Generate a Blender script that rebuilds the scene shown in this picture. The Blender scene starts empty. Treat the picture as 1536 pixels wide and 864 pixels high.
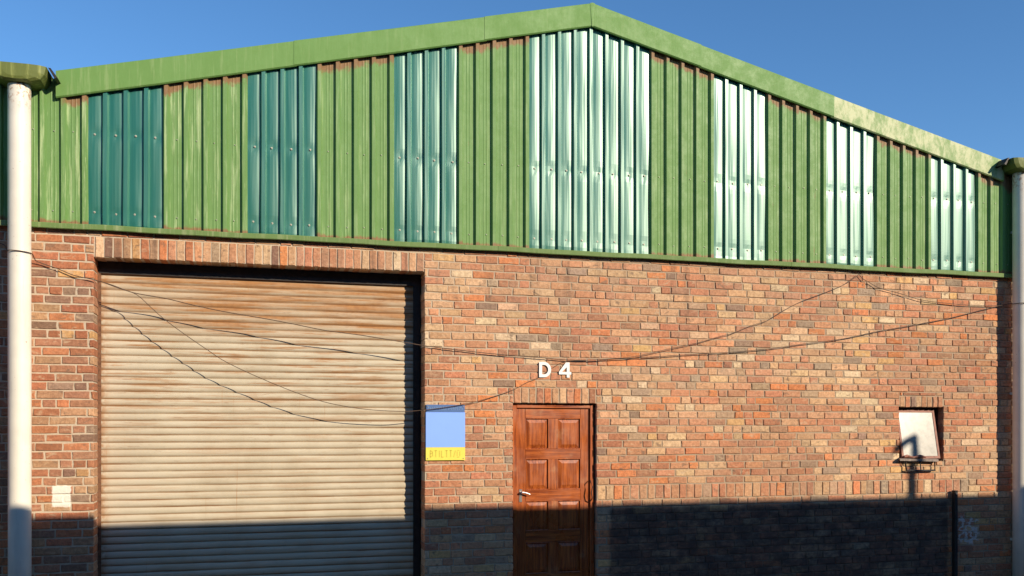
import bpy, math, random
from mathutils import Vector, Matrix, noise as mnoise
random.seed(7)
S = bpy.context.scene
C = S.collection
R = math.radians

# ------------------------------------------------------------------ camera, sky, sun, exposure
CAM_D, CAM_YAW, CAM_H, FPX = 9.96, R(15.3), 2.0, 1390.0
cam = bpy.data.cameras.new('camera')
cam.sensor_width = 36.0
cam.lens = FPX / 1536.0 * 36.0
cam.shift_y = 210.0 / 1536.0
cam.clip_end = 3000
camo = bpy.data.objects.new('camera', cam)
C.objects.link(camo)
camo.location = (0, -CAM_D, CAM_H)
camo.rotation_euler = (R(90), 0, -CAM_YAW)
S.camera = camo

SUN_AZ, SUN_EL = R(35), R(22)
wd = bpy.data.worlds.new('World')
S.world = wd
wd.use_nodes = True
wn = wd.node_tree
sky = wn.nodes.new('ShaderNodeTexSky')
sky.sky_type = 'NISHITA'
sky.sun_disc = False
sky.sun_elevation = SUN_EL
sky.sun_rotation = math.pi - SUN_AZ
sky.altitude = 1200
sky.air_density = 1.0
sky.dust_density = 0.0
sky.ozone_density = 3.4
wn.nodes['Background'].inputs['Strength'].default_value = 0.142
hs = wn.nodes.new('ShaderNodeHueSaturation')       # the camera's vivid rendering of a clear sky
hs.inputs['Saturation'].default_value = 1.15
hs.inputs['Value'].default_value = 1.0
wn.links.new(sky.outputs[0], hs.inputs['Color'])
wn.links.new(hs.outputs[0], wn.nodes['Background'].inputs['Color'])

sl = bpy.data.lights.new('sun', 'SUN')
sl.energy = 4.9
sl.angle = R(0.3)
sl.color = (1.0, 0.86, 0.67)
so = bpy.data.objects.new('sun', sl)
C.objects.link(so)
to_sun = Vector((math.sin(SUN_AZ) * math.cos(SUN_EL), -math.cos(SUN_AZ) * math.cos(SUN_EL), math.sin(SUN_EL)))
so.rotation_euler = to_sun.to_track_quat('Z', 'Y').to_euler()
so.location = to_sun * 60

S.view_settings.view_transform = 'Standard'
S.view_settings.look = 'None'
S.view_settings.exposure = 0.27
S.view_settings.gamma = 1.0
S.view_settings.use_curve_mapping = False

# ------------------------------------------------------------------ node helpers
class NT:
    def __init__(s, name):
        m = bpy.data.materials.new(name)
        m.use_nodes = True
        s.m, s.t = m, m.node_tree
        s.b = s.t.nodes['Principled BSDF']
        s.out = s.t.nodes['Material Output']
        s._pos = None
    def n(s, typ, **kw):
        nd = s.t.nodes.new('ShaderNode' + typ)
        for k, v in kw.items():
            setattr(nd, k, v)
        return nd
    def put(s, sock, v):
        if hasattr(v, 'is_linked') or isinstance(v, bpy.types.NodeSocket):
            s.t.links.new(v, sock)
        elif v is not None:
            if isinstance(v, (tuple, list)) and len(v) == 3 and sock.type == 'RGBA':
                v = (*v, 1)
            sock.default_value = v
    def pos(s):
        if s._pos is None:
            s._pos = s.n('NewGeometry').outputs['Position']
        return s._pos
    def obj(s):
        return s.n('TexCoord').outputs['Object']
    def xyz(s, v=None):
        nd = s.n('SeparateXYZ')
        s.put(nd.inputs[0], v or s.pos())
        return nd.outputs
    def math(s, op, a, b=None, c=None, clamp=False):
        nd = s.n('Math', operation=op, use_clamp=clamp)
        s.put(nd.inputs[0], a)
        if b is not None: s.put(nd.inputs[1], b)
        if c is not None: s.put(nd.inputs[2], c)
        return nd.outputs[0]
    def scale(s, vec, sc):
        nd = s.n('VectorMath', operation='MULTIPLY')
        s.put(nd.inputs[0], vec)
        nd.inputs[1].default_value = sc
        return nd.outputs[0]
    def noise(s, vec, sc=1.0, det=3.0, rough=0.55, dist=0.0, col=False):
        nd = s.n('TexNoise')
        s.put(nd.inputs['Vector'], vec)
        nd.inputs['Scale'].default_value = sc
        nd.inputs['Detail'].default_value = det
        nd.inputs['Roughness'].default_value = rough
        nd.inputs['Distortion'].default_value = dist
        return nd.outputs['Color' if col else 'Fac']
    def ramp(s, v, a, b, lo=0.0, hi=1.0, smooth=True):
        nd = s.n('MapRange', interpolation_type='SMOOTHSTEP' if smooth else 'LINEAR')
        s.put(nd.inputs['Value'], v)
        nd.inputs['From Min'].default_value = a
        nd.inputs['From Max'].default_value = b
        nd.inputs['To Min'].default_value = lo
        nd.inputs['To Max'].default_value = hi
        return nd.outputs['Result']
    def mix(s, f, a, b, mode='MIX'):
        nd = s.n('Mix', data_type='RGBA', blend_type=mode)
        s.put(nd.inputs[0], f)
        s.put(nd.inputs[6], a)
        s.put(nd.inputs[7], b)
        return nd.outputs[2]
    def bump(s, h, st=0.3, dist=0.01, nrm=None):
        nd = s.n('Bump')
        nd.inputs['Strength'].default_value = st
        nd.inputs['Distance'].default_value = dist
        s.put(nd.inputs['Height'], h)
        if nrm is not None: s.put(nd.inputs['Normal'], nrm)
        return nd.outputs[0]
    def mul(s, *a):
        r = a[0]
        for b in a[1:]:
            r = s.math('MULTIPLY', r, b)
        return r
    def box_mask(s, x0, x1, z0, z1, soft=0.01, wob=0.01, wsc=9.0):
        """a patch of paint on the wall face, with a slightly uneven edge"""
        p = s.n('VectorMath', operation='ADD')
        s.put(p.inputs[0], s.pos())
        w = s.n('VectorMath', operation='MULTIPLY_ADD')
        s.put(w.inputs[0], s.noise(s.pos(), wsc, 3, col=True))
        w.inputs[1].default_value = (wob * 2,) * 3
        w.inputs[2].default_value = (-wob,) * 3
        s.put(p.inputs[1], w.outputs[0])
        q = s.xyz(p.outputs[0])
        return s.mul(s.ramp(q[0], x0 - soft, x0 + soft), s.ramp(q[0], x1 - soft, x1 + soft, 1, 0),
                     s.ramp(q[2], z0 - soft, z0 + soft), s.ramp(q[2], z1 - soft, z1 + soft, 1, 0))
    def set(s, **kw):
        for k, v in kw.items():
            s.put(s.b.inputs[k.replace('_', ' ')], v)
        return s.m

M = {}
APEX_X, APEX_Z, SLOPE, HALF = 3.645, 6.80, 0.2375, 5.852
def roof_z(x):
    """underside line of the roof over the facade, repeating from unit to unit"""
    d = abs((x - APEX_X + HALF) % (2 * HALF) - HALF)
    return APEX_Z - SLOPE * d

def wall_marks(t, col):
    """paint that has been put on the brickwork: white patch, black dado, chalky scribble"""
    patch = t.box_mask(-1.955, -1.785, 1.222, 1.432, 0.008, 0.02, 16)
    col = t.mix(t.mul(patch, 0.93), col, (0.80, 0.76, 0.66))
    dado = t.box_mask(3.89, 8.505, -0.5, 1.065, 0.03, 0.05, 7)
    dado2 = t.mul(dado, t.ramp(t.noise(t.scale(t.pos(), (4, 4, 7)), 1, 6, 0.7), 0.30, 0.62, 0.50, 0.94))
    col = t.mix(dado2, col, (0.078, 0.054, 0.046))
    sc = t.box_mask(8.66, 8.98, 0.52, 0.86, 0.02, 0.05, 9)
    sc = t.mul(sc, t.ramp(t.math('ABSOLUTE', t.math('SUBTRACT', t.noise(t.scale(t.pos(), (7, 7, 11)), 1, 2), 0.5)), 0.0, 0.09, 1, 0))
    col = t.mix(t.mul(sc, 0.9), col, (0.6, 0.58, 0.55))
    return col

# brick
t = NT('brick')
at = t.n('Attribute', attribute_name='tint')
p = t.pos()
f1 = t.noise(p, 28, 5, 0.65)
f2 = t.noise(p, 95, 4, 0.7)
f3 = t.noise(t.scale(p, (9, 9, 17)), 1, 4, 0.6, 0.6)
c = t.mix(t.ramp(f1, 0.35, 0.65, 0, 1.0), t.mix(1.0, at.outputs['Color'], (0.86, 0.82, 0.78), 'MULTIPLY'), t.mix(1.0, at.outputs['Color'], (1.22, 1.22, 1.18), 'MULTIPLY'))
c = t.mix(t.ramp(f3, 0.57, 0.70, 0, 0.75), c, (0.17, 0.115, 0.08))
c = t.mix(t.ramp(f3, 0.44, 0.28, 0, 0.7), c, (0.54, 0.39, 0.25))
c = t.mix(t.ramp(f2, 0.64, 0.74, 0, 0.8), c, (0.06, 0.045, 0.04))
big = t.noise(p, 0.7, 4, 0.6)
c = t.mix(t.ramp(big, 0.35, 0.7, 0.0, 0.22), c, (0.52, 0.34, 0.21))
xw = t.xyz()
run = t.mul(t.ramp(t.noise(t.scale(p, (5.5, 5.5, 0.35)), 1, 4, 0.65), 0.5, 0.72), t.ramp(t.math('ADD', xw[2], t.mul(t.noise(p, 2.2, 3), 0.9)), 3.1, 4.4))
c = t.mix(t.mul(run, 0.75), c, (0.13, 0.085, 0.06))
dirt = t.ramp(t.noise(p, 1.6, 6, 0.7, 0.5), 0.56, 0.74)
c = t.mix(t.mul(dirt, 0.40), c, (0.17, 0.11, 0.08))
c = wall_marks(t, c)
h = t.math('ADD', t.mul(f1, 0.8), t.mul(f2, 0.5))
M['brick'] = t.set(Base_Color=c, Roughness=0.9, Normal=t.bump(h, 0.9, 0.009))
M['brick'].node_tree.nodes['Principled BSDF'].inputs['Specular IOR Level'].default_value = 0.2

# mortar
t = NT('mortar')
p = t.pos()
x = t.xyz()
f1 = t.noise(p, 60, 4, 0.7)
f2 = t.noise(p, 5, 4, 0.6)
c = t.mix(f2, (0.62, 0.52, 0.39), (0.42, 0.32, 0.22))
c = t.mix(t.ramp(x[0], 0.5, 4.5, 0, 0.6), c, (0.27, 0.185, 0.115))  # shadow in the right-hand joints put into the mortar colour
c = t.mix(t.ramp(f1, 0.55, 0.7, 0, 0.5), c, (0.22, 0.17, 0.13))
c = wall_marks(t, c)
M['mortar'] = t.set(Base_Color=c, Roughness=0.95, Normal=t.bump(f1, 0.6, 0.006))

def painted_steel(name, base, chalk, chalk_amt, rusty=0.0, roof_rust=False, rough=0.5):
    t = NT(name)
    p = t.pos()
    x = t.xyz()
    st = t.noise(t.scale(p, (26, 26, 1.6)), 1, 5, 0.65)
    st2 = t.noise(t.scale(p, (70, 70, 5)), 1, 4, 0.7)
    bl = t.noise(p, 6, 6, 0.75, 0.1)
    left = t.ramp(x[0], -1.6, 2.0, 1.3, 0.35)
    c = t.mix(t.ramp(bl, 0.3, 0.7, 0, 0.4), base, tuple(v * 0.86 for v in base))
    c = t.mix(t.mul(t.ramp(st, 0.5, 0.68), left, chalk_amt), c, chalk)
    c = t.mix(t.mul(t.ramp(st2, 0.58, 0.72), t.ramp(bl, 0.45, 0.6), left, chalk_amt * 0.8), c, tuple(min(1, v * 1.15) for v in chalk))
    rust_c = t.mix(t.noise(p, 40, 3), (0.17, 0.062, 0.028), (0.32, 0.15, 0.075))
    if rusty:
        c = t.mix(t.mul(t.ramp(t.noise(p, 11, 6, 0.75, 0.5), 0.66, 0.74), rusty), c, rust_c)
    if roof_rust:
        d = t.math('ABSOLUTE', t.math('SUBTRACT', x[0], APEX_X))
        top = t.math('SUBTRACT', t.math('MULTIPLY_ADD', d, -SLOPE, APEX_Z - 0.25), x[2])
        wob = t.mul(t.noise(t.scale(p, (7, 7, 4)), 1, 5, 0.75), 0.34)
        e = t.math('SUBTRACT', t.math('ADD', top, 0.085), wob)
        c = t.mix(t.mul(t.ramp(e, -0.03, 0.03, 0.85, 0), t.ramp(x[0], -1.9, -1.8)), c, rust_c)
        e2 = t.math('SUBTRACT', t.math('SUBTRACT', x[2], 4.0), t.mul(t.noise(t.scale(p, (9, 9, 4)), 1, 4, 0.7), 0.12))
        c = t.mix(t.ramp(e2, -0.045, -0.01, 0.85, 0), c, rust_c)
        xr = t.noise(t.scale(p, (30, 30, 2.2)), 1, 5, 0.7)
        c = t.mix(t.mul(t.ramp(xr, 0.66, 0.73), 0.55), c, rust_c)
    wav = t.noise(t.scale(p, (9, 9, 3)), 1, 2)
    hh = t.math('ADD', t.mul(wav, 1.0), t.mul(st2, 0.15))
    m = t.set(Base_Color=c, Roughness=t.ramp(bl, 0.3, 0.7, rough, rough + 0.2), Normal=t.bump(hh, 0.25, 0.012))
    t.b.inputs['Specular IOR Level'].default_value = 0.35
    return m
M['clad'] = painted_steel('green_cladding_paint', (0.142, 0.268, 0.078), (0.40, 0.50, 0.25), 0.62, 0.3, True, 0.5)
M['flash'] = painted_steel('green_flashing_paint', (0.140, 0.270, 0.066), (0.34, 0.42, 0.19), 0.25, 0.15, False, 0.5)
M['sill'] = painted_steel('worn_sill_paint_green', (0.135, 0.215, 0.062), (0.32, 0.36, 0.18), 0.5, 0.85, False, 0.6)
M['roof'] = painted_steel('green_roof_paint', (0.17, 0.29, 0.08), (0.4, 0.46, 0.2), 0.4, 0.5)
M['gutter'] = painted_steel('olive_gutter_paint', (0.13, 0.155, 0.035), (0.30, 0.32, 0.09), 0.5, 0.5)

# faded verge piece
t = NT('faded_flashing_paint')
p = t.pos()
f = t.noise(t.scale(p, (7.0, 7, 3.5)), 1, 6, 0.75, 0.15)
c = t.mix(t.ramp(f, 0.40, 0.62), (0.17, 0.28, 0.075), (0.48, 0.50, 0.27))
c = t.mix(t.ramp(t.noise(p, 30, 4), 0.68, 0.74, 0, 0.6), c, (0.3, 0.14, 0.06))
M['flash_faded'] = t.set(Base_Color=c, Roughness=0.6, Normal=t.bump(f, 0.2, 0.01))

# translucent sheet
t = NT('green_translucent_sheet')
p = t.pos()
st = t.noise(t.scale(p, (22, 22, 1.2)), 1, 4, 0.6)
bl = t.noise(t.scale(p, (5, 5, 0.8)), 1, 4, 0.6)
c = t.mix(st, (0.008, 0.19, 0.135), (0.03, 0.31, 0.225))
c = t.mix(t.ramp(st, 0.5, 0.75, 0, 0.4), c, (0.12, 0.34, 0.26))
wav = t.noise(t.scale(p, (11, 11, 0.7)), 1, 2)
nb = t.bump(wav, 0.32, 0.02)
df = t.n('BsdfDiffuse'); t.put(df.inputs['Color'], c); t.put(df.inputs['Normal'], nb)
tr = t.n('BsdfTransparent'); tr.inputs['Color'].default_value = (0.30, 0.80, 0.68, 1)
tl = t.n('BsdfTranslucent'); t.put(tl.inputs['Color'], c)
gl = t.n('BsdfGlossy'); gl.inputs['Color'].default_value = (0.80, 1.0, 0.88, 1)
t.put(gl.inputs['Roughness'], t.ramp(bl, 0.3, 0.7, 0.36, 0.44)); t.put(gl.inputs['Normal'], nb)
m1 = t.n('MixShader'); m1.inputs[0].default_value = 0.36
t.put(m1.inputs[1], df.outputs[0]); t.put(m1.inputs[2], tr.outputs[0])
m2 = t.n('MixShader'); m2.inputs[0].default_value = 0.25
t.put(m2.inputs[1], m1.outputs[0]); t.put(m2.inputs[2], tl.outputs[0])
fr = t.n('Fresnel'); fr.inputs['IOR'].default_value = 1.88
m3 = t.n('MixShader'); t.put(m3.inputs[0], fr.outputs[0])
t.put(m3.inputs[1], m2.outputs[0]); t.put(m3.inputs[2], gl.outputs[0])
t.put(t.out.inputs['Surface'], m3.outputs[0])
M['translucent'] = t.m

# shutter slats
t = NT('rusty_cream_shutter_paint')
p = t.pos()
x = t.xyz()
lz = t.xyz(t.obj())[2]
s1 = t.noise(t.scale(p, (1.3, 1, 24)), 1, 5, 0.65)
s2 = t.noise(t.scale(p, (5, 1, 60)), 1, 4, 0.7)
drip = t.noise(t.scale(p, (34, 1, 0.9)), 1, 4, 0.6)
bl = t.noise(p, 2.2, 5, 0.6)
rust = t.mix(t.noise(p, 22, 4), (0.27, 0.11, 0.036), (0.45, 0.225, 0.082))
c = t.mix(t.ramp(bl, 0.35, 0.7), (0.54, 0.47, 0.345), (0.46, 0.39, 0.275))
lightx = t.ramp(x[0], -1.55, -0.9, 0.75, 0)
c = t.mix(t.mul(lightx, 0.6), c, (0.54, 0.475, 0.375))
topm = t.ramp(x[2], 2.8, 3.35)
topx = t.ramp(x[0], -1.5, -0.3, 0.35, 1.0)
c = t.mix(t.mul(topm, topx, t.ramp(s1, 0.30, 0.6, 0.25, 1.0), 0.85), c, rust)
mid = t.ramp(x[2], 1.7, 3.0, 0.25, 0.9)
c = t.mix(t.mul(mid, t.ramp(s1, 0.50, 0.64)), c, rust)
c = t.mix(t.mul(t.ramp(s2, 0.60, 0.72), t.ramp(x[2], 1.0, 2.6, 0.15, 0.8)), c, (0.24, 0.12, 0.06))
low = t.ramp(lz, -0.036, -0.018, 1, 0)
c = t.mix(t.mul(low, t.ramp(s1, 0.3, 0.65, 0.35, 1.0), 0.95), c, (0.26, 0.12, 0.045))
c = t.mix(t.mul(t.ramp(drip, 0.63, 0.73), t.ramp(bl, 0.4, 0.6), 0.6), c, rust)
edge = t.ramp(x[0], -1.57, -1.44, 0.8, 0)
c = t.mix(t.mul(edge, t.ramp(t.noise(p, 20, 3), 0.3, 0.6)), c, (0.34, 0.15, 0.055))
M['shutter'] = t.set(Base_Color=c, Roughness=0.62, Normal=t.bump(t.math('ADD', t.noise(p, 16, 3), s2), 0.18, 0.008))
t.b.inputs['Specular IOR Level'].default_value = 0.3

# varnished wood (grain along local z or x)
def wood(name, grain):
    t = NT(name)
    p = t.pos()
    g = t.noise(t.scale(p, grain), 1, 5, 0.6, 0.5)
    g2 = t.noise(t.scale(p, tuple(v * 3.1 for v in grain)), 1, 3, 0.6)
    w = t.noise(p, 3.5, 5, 0.6)
    c = t.mix(t.ramp(g, 0.3, 0.7), (0.19, 0.036, 0.008), (0.47, 0.120, 0.024))
    c = t.mix(t.ramp(g2, 0.55, 0.7, 0, 0.5), c, (0.09, 0.024, 0.010))
    c = t.mix(t.ramp(w, 0.56, 0.74, 0, 0.5), c, (0.46, 0.25, 0.12))
    m = t.set(Base_Color=c, Roughness=t.ramp(w, 0.3, 0.7, 0.24, 0.5), Normal=t.bump(g2, 0.12, 0.004))
    return m
M['wood_v'] = wood('varnished_wood_upright', (38, 38, 2.2))
M['wood_h'] = wood('varnished_wood_rail', (2.2, 38, 38))

def plain(name, col, rough=0.6, metal=0.0, var=0.25, sc=20, bump=0.1, spec=0.4, col2=None, cut=(0.4, 0.7)):
    t = NT(name)
    p = t.pos()
    f = t.noise(p, sc, 5, 0.65)
    c = t.mix(t.ramp(f, cut[0], cut[1], 0, 1), col, col2 or tuple(v * (1 - var) for v in col))
    m = t.set(Base_Color=c, Roughness=rough, Metallic=metal, Normal=t.bump(f, bump, 0.006))
    t.b.inputs['Specular IOR Level'].default_value = spec
    return m
M['dark_steel'] = plain('dark_weathered_steel', (0.035, 0.030, 0.028), 0.55, 0.3, 0.4)
M['rust_steel'] = plain('rusty_steel', (0.20, 0.095, 0.05), 0.8, 0.1, 0.5, 30)
M['pipe'] = plain('cream_pipe_paint', (0.80, 0.755, 0.65), 0.5, 0, 0.12, 5, 0.05)
t = NT('cream_pipe_paint')
p = t.pos(); x = t.xyz()
f = t.noise(t.scale(p, (18, 18, 1.2)), 1, 5, 0.7)
c = t.mix(t.ramp(t.noise(p, 4, 4), 0.3, 0.7), (0.78, 0.73, 0.62), (0.70, 0.65, 0.55))
c = t.mix(t.ramp(f, 0.55, 0.75, 0, 0.45), c, (0.46, 0.40, 0.32))
c = t.mix(t.mul(t.ramp(x[2], 4.95, 5.28), t.ramp(t.noise(p, 24, 4, 0.7), 0.5, 0.62)), c, (0.36, 0.18, 0.08))
c = t.mix(t.ramp(t.noise(p, 42, 3, 0.6), 0.70, 0.74, 0, 0.8), c, (0.30, 0.18, 0.10))
M['pipe'] = t.set(Base_Color=c, Roughness=0.5, Normal=t.bump(f, 0.1, 0.004))
M['chrome'] = plain('worn_chrome', (0.65, 0.62, 0.58), 0.28, 0.9, 0.2)
M['white'] = plain('white_lettering_paint', (0.85, 0.84, 0.80), 0.6, 0, 0.06, 50)
M['pane'] = plain('frosted_pane', (0.34, 0.32, 0.275), 0.22, 0, 0.3, 14, 0.02, 0.35)
M['sash'] = plain('red_oxide_window_frame', (0.30, 0.12, 0.08), 0.6, 0, 0.4, 25)
M['sill_m'] = plain('worn_sill_paint', (0.30, 0.24, 0.20), 0.7, 0, 0.5, 30)
M['cable'] = plain('brown_cable_sheath', (0.105, 0.062, 0.038), 0.6, 0, 0.4, 30)
M['screw'] = plain('weathered_washer', (0.46, 0.45, 0.36), 0.5, 0.2, 0.3, 60)
M['concrete'] = plain('weathered_concrete', (0.30, 0.28, 0.25), 0.9, 0, 0.35, 9, 0.3)
M['asphalt'] = plain('asphalt', (0.055, 0.053, 0.052), 0.92, 0, 0.35, 60, 0.6)
M['inside'] = plain('dim_plaster_inside', (0.20, 0.20, 0.19), 0.9, 0, 0.2, 3)
M['purlin'] = plain('galvanised_purlin', (0.6, 0.6, 0.58), 0.6, 0.0, 0.2)
M['sign_pale'] = plain('sign_pale_blue', (0.235, 0.42, 0.98), 0.45, 0, 0.03, 4, 0.01)
M['sign_band'] = plain('sign_header_blue', (0.075, 0.155, 0.36), 0.45, 0, 0.12, 40, 0.01)
M['sign_text'] = plain('sign_header_lettering', (0.16, 0.27, 0.47), 0.5, 0, 0.1, 40, 0.01)
M['sign_yellow'] = plain('sign_footer_yellow', (0.80, 0.68, 0.10), 0.45, 0, 0.06, 30, 0.01)
M['sign_ytext'] = plain('sign_footer_lettering', (0.64, 0.52, 0.07), 0.5, 0, 0.1, 40, 0.01)
t = NT('opposite_wall_brick')
bt = t.n('TexBrick')
q = t.n('CombineXYZ'); xx = t.xyz(); t.put(q.inputs[0], xx[0]); t.put(q.inputs[1], xx[2])
t.put(bt.inputs['Vector'], q.outputs[0])
bt.inputs['Scale'].default_value = 1.0
bt.inputs['Brick Width'].default_value = 0.245
bt.inputs['Row Height'].default_value = 0.0853
bt.inputs['Mortar Size'].default_value = 0.006
bt.inputs['Color1'].default_value = (0.30, 0.15, 0.085, 1)
bt.inputs['Color2'].default_value = (0.22, 0.12, 0.075, 1)
bt.inputs['Mortar'].default_value = (0.34, 0.28, 0.22, 1)
M['far_brick'] = t.set(Base_Color=bt.outputs['Color'], Roughness=0.92)

# ------------------------------------------------------------------ mesh helpers
class MB:
    def __init__(s):
        s.v, s.f, s.c = [], [], []
    def add(s, vs, fs, col=None):
        o = len(s.v)
        s.v += [tuple(a) for a in vs]
        s.f += [tuple(i + o for i in f) for f in fs]
        s.c += [col or (1, 1, 1)] * len(vs)
    def box(s, x0, x1, y0, y1, z0, z1, ch=0.0):
        if ch <= 0:
            vs = [(x, y, z) for x in (x0, x1) for y in (y0, y1) for z in (z0, z1)]
            s.add(vs, [(0, 1, 3, 2), (4, 6, 7, 5), (0, 4, 5, 1), (2, 3, 7, 6), (0, 2, 6, 4), (1, 5, 7, 3)])
            return
        # chamfered towards -y (the face people see)
        b = [(x0, y1, z0), (x1, y1, z0), (x1, y1, z1), (x0, y1, z1)]
        m = [(x0, y0 + ch, z0), (x1, y0 + ch, z0), (x1, y0 + ch, z1), (x0, y0 + ch, z1)]
        f = [(x0 + ch, y0, z0 + ch), (x1 - ch, y0, z0 + ch), (x1 - ch, y0, z1 - ch), (x0 + ch, y0, z1 - ch)]
        fs = [(3, 2, 1, 0), (8, 9, 10, 11)]
        for i in range(4):
            j = (i + 1) % 4
            fs += [(i, j, j + 4, i + 4), (i + 4, j + 4, j + 8, i + 8)]
        s.add(b + m + f, fs)
    def tube(s, pts, r, n=8, caps=True):
        pts = [Vector(p) for p in pts]
        rings = []
        for i, p in enumerate(pts):
            d = (pts[min(i + 1, len(pts) - 1)] - pts[max(i - 1, 0)]).normalized()
            up = Vector((0, 0, 1)) if abs(d.z) < 0.95 else Vector((0, 1, 0))
            a = d.cross(up).normalized(); b = d.cross(a)
            rr = r[i] if isinstance(r, (list, tuple)) else r
            rings.append([p + (a * math.cos(k * 2 * math.pi / n) + b * math.sin(k * 2 * math.pi / n)) * rr for k in range(n)])
        vs = [v for rg in rings for v in rg]
        fs = []
        for i in range(len(pts) - 1):
            for k in range(n):
                k2 = (k + 1) % n
                fs.append((i * n + k, i * n + k2, (i + 1) * n + k2, (i + 1) * n + k))
        if caps:
            fs += [tuple(range(n))[::-1], tuple((len(pts) - 1) * n + k for k in range(n))]
        s.add(vs, fs)
    def prism(s, poly, y0, y1):
        """polygon in x,z pushed from y0 to y1"""
        n = len(poly)
        vs = [(x, y0, z) for x, z in poly] + [(x, y1, z) for x, z in poly]
        fs = [tuple(range(n)), tuple(range(2 * n - 1, n - 1, -1))]
        for i in range(n):
            j = (i + 1) % n
            fs.append((i, i + n, j + n, j))
        s.add(vs, fs)
    def mesh(s, name, mat, smooth=False, tint=False):
        me = bpy.data.meshes.new(name)
        me.from_pydata(s.v, [], s.f)
        if tint:
            a = me.color_attributes.new('tint', 'FLOAT_COLOR', 'POINT')
            a.data.foreach_set('color', [k for c in s.c for k in (*c, 1.0)])
        me.materials.append(M[mat])
        if smooth:
            me.polygons.foreach_set('use_smooth', [True] * len(me.polygons))
        me.update()
        return me
    def build(s, name, mat, parent=None, smooth=False, tint=False):
        return link(name, s.mesh(name, mat, smooth, tint), parent)

def link(name, me, parent=None, loc=None):
    o = bpy.data.objects.new(name, me)
    C.objects.link(o)
    if parent is not None:
        o.parent = parent
        o.matrix_parent_inverse = Matrix.Translation(-parent_loc(parent))
    if loc: o.location = loc
    return o
def parent_loc(p):
    """world origin of a parent: parts are modelled in world coordinates, only things sit at their own base"""
    return p.location.copy() if p.parent is None else Vector((0, 0, 0))
def empty(name, label, cat, loc=(0, 0, 0), group=None):
    o = bpy.data.objects.new(name, None)
    C.objects.link(o)
    o.location = loc
    tag(o, label, cat, group)
    return o
def tag(o, label=None, cat=None, group=None, kind=None):
    for k, v in (('label', label), ('category', cat), ('group', group), ('kind', kind)):
        if v: o[k] = v
    return o

def subtract(rects, hole):
    hx0, hx1, hz0, hz1 = hole
    out = []
    for (a, b, c, d) in rects:
        if hx1 <= a or hx0 >= b or hz1 <= c or hz0 >= d:
            out.append((a, b, c, d)); continue
        if hx0 > a: out.append((a, hx0, c, d))
        if hx1 < b: out.append((hx1, b, c, d))
        xa, xb = max(a, hx0), min(b, hx1)
        if hz0 > c: out.append((xa, xb, c, hz0))
        if hz1 < d: out.append((xa, xb, hz1, d))
    return out

def px(x, y, depth=0.0):
    """the point of the plane y = depth that the photograph shows at this pixel (used to survey the facade)"""
    a = CAM_YAW + math.atan((x - 768.0) / FPX)
    X = (CAM_D + depth) * math.tan(a)
    z = (CAM_D + depth) * math.cos(CAM_YAW) + X * math.sin(CAM_YAW)
    return (X, depth, CAM_H + (642.0 - y) * z / FPX)

# ------------------------------------------------------------------ ground
g = MB()
g.add([(-400, -400, 0), (400, -400, 0), (400, 400, 0), (-400, 400, 0)], [(0, 1, 2, 3)])
tag(g.build('ground', 'asphalt'), kind='structure')
g = MB()
g.box(-12, 20, -1.3, -0.004, -0.1, 0.035)
tag(g.build('concrete_apron', 'concrete'), kind='structure')

# ------------------------------------------------------------------ brickwork
PALETTES = {
    'left': [((0.34, 0.128, 0.068), 5), ((0.43, 0.165, 0.078), 3), ((0.33, 0.155, 0.092), 4), ((0.39, 0.225, 0.13), 2.6),
             ((0.22, 0.125, 0.088), 2.2), ((0.27, 0.175, 0.125), 1.4), ((0.47, 0.27, 0.12), 0.6)],
    'pink': [((0.46, 0.225, 0.130), 5), ((0.44, 0.185, 0.105), 4), ((0.49, 0.275, 0.160), 4), ((0.52, 0.190, 0.078), 2.2),
             ((0.40, 0.21, 0.13), 3), ((0.36, 0.165, 0.10), 2), ((0.52, 0.34, 0.21), 1.2), ((0.27, 0.18, 0.13), 0.7)],
    'buff': [((0.48, 0.285, 0.165), 5), ((0.51, 0.335, 0.195), 4), ((0.47, 0.225, 0.125), 3.5), ((0.50, 0.185, 0.085), 0.8), ((0.54, 0.33, 0.15), 0.8),
             ((0.38, 0.255, 0.165), 1.6), ((0.29, 0.215, 0.155), 0.9), ((0.55, 0.41, 0.27), 1.8)],
}
def brick_col(x, z=0.0):
    # bricks came in mixed batches: patches of redder and of paler ones, darkest at the left pier
    f = min(1, max(0, (x + 1.9) / 2.8))
    n = mnoise.noise(Vector((x * 0.75, 3.1, z * 0.9))) + 0.5 * mnoise.noise(Vector((x * 2.3, 8.7, z * 2.6)))
    if random.random() > f: pal = PALETTES['left']
    else: pal = PALETTES['buff' if random.random() < 0.36 + n * 0.85 + (x - 5) * 0.02 else 'pink']
    r = random.random() * sum(w for _, w in pal)
    for cc, w in pal:
        r -= w
        if r <= 0: break
    k = random.uniform(0.84, 1.12) * (1.06 + 0.17 * n)
    return tuple(min(0.8, v * k * random.uniform(0.97, 1.03)) for v in cc)

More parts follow.
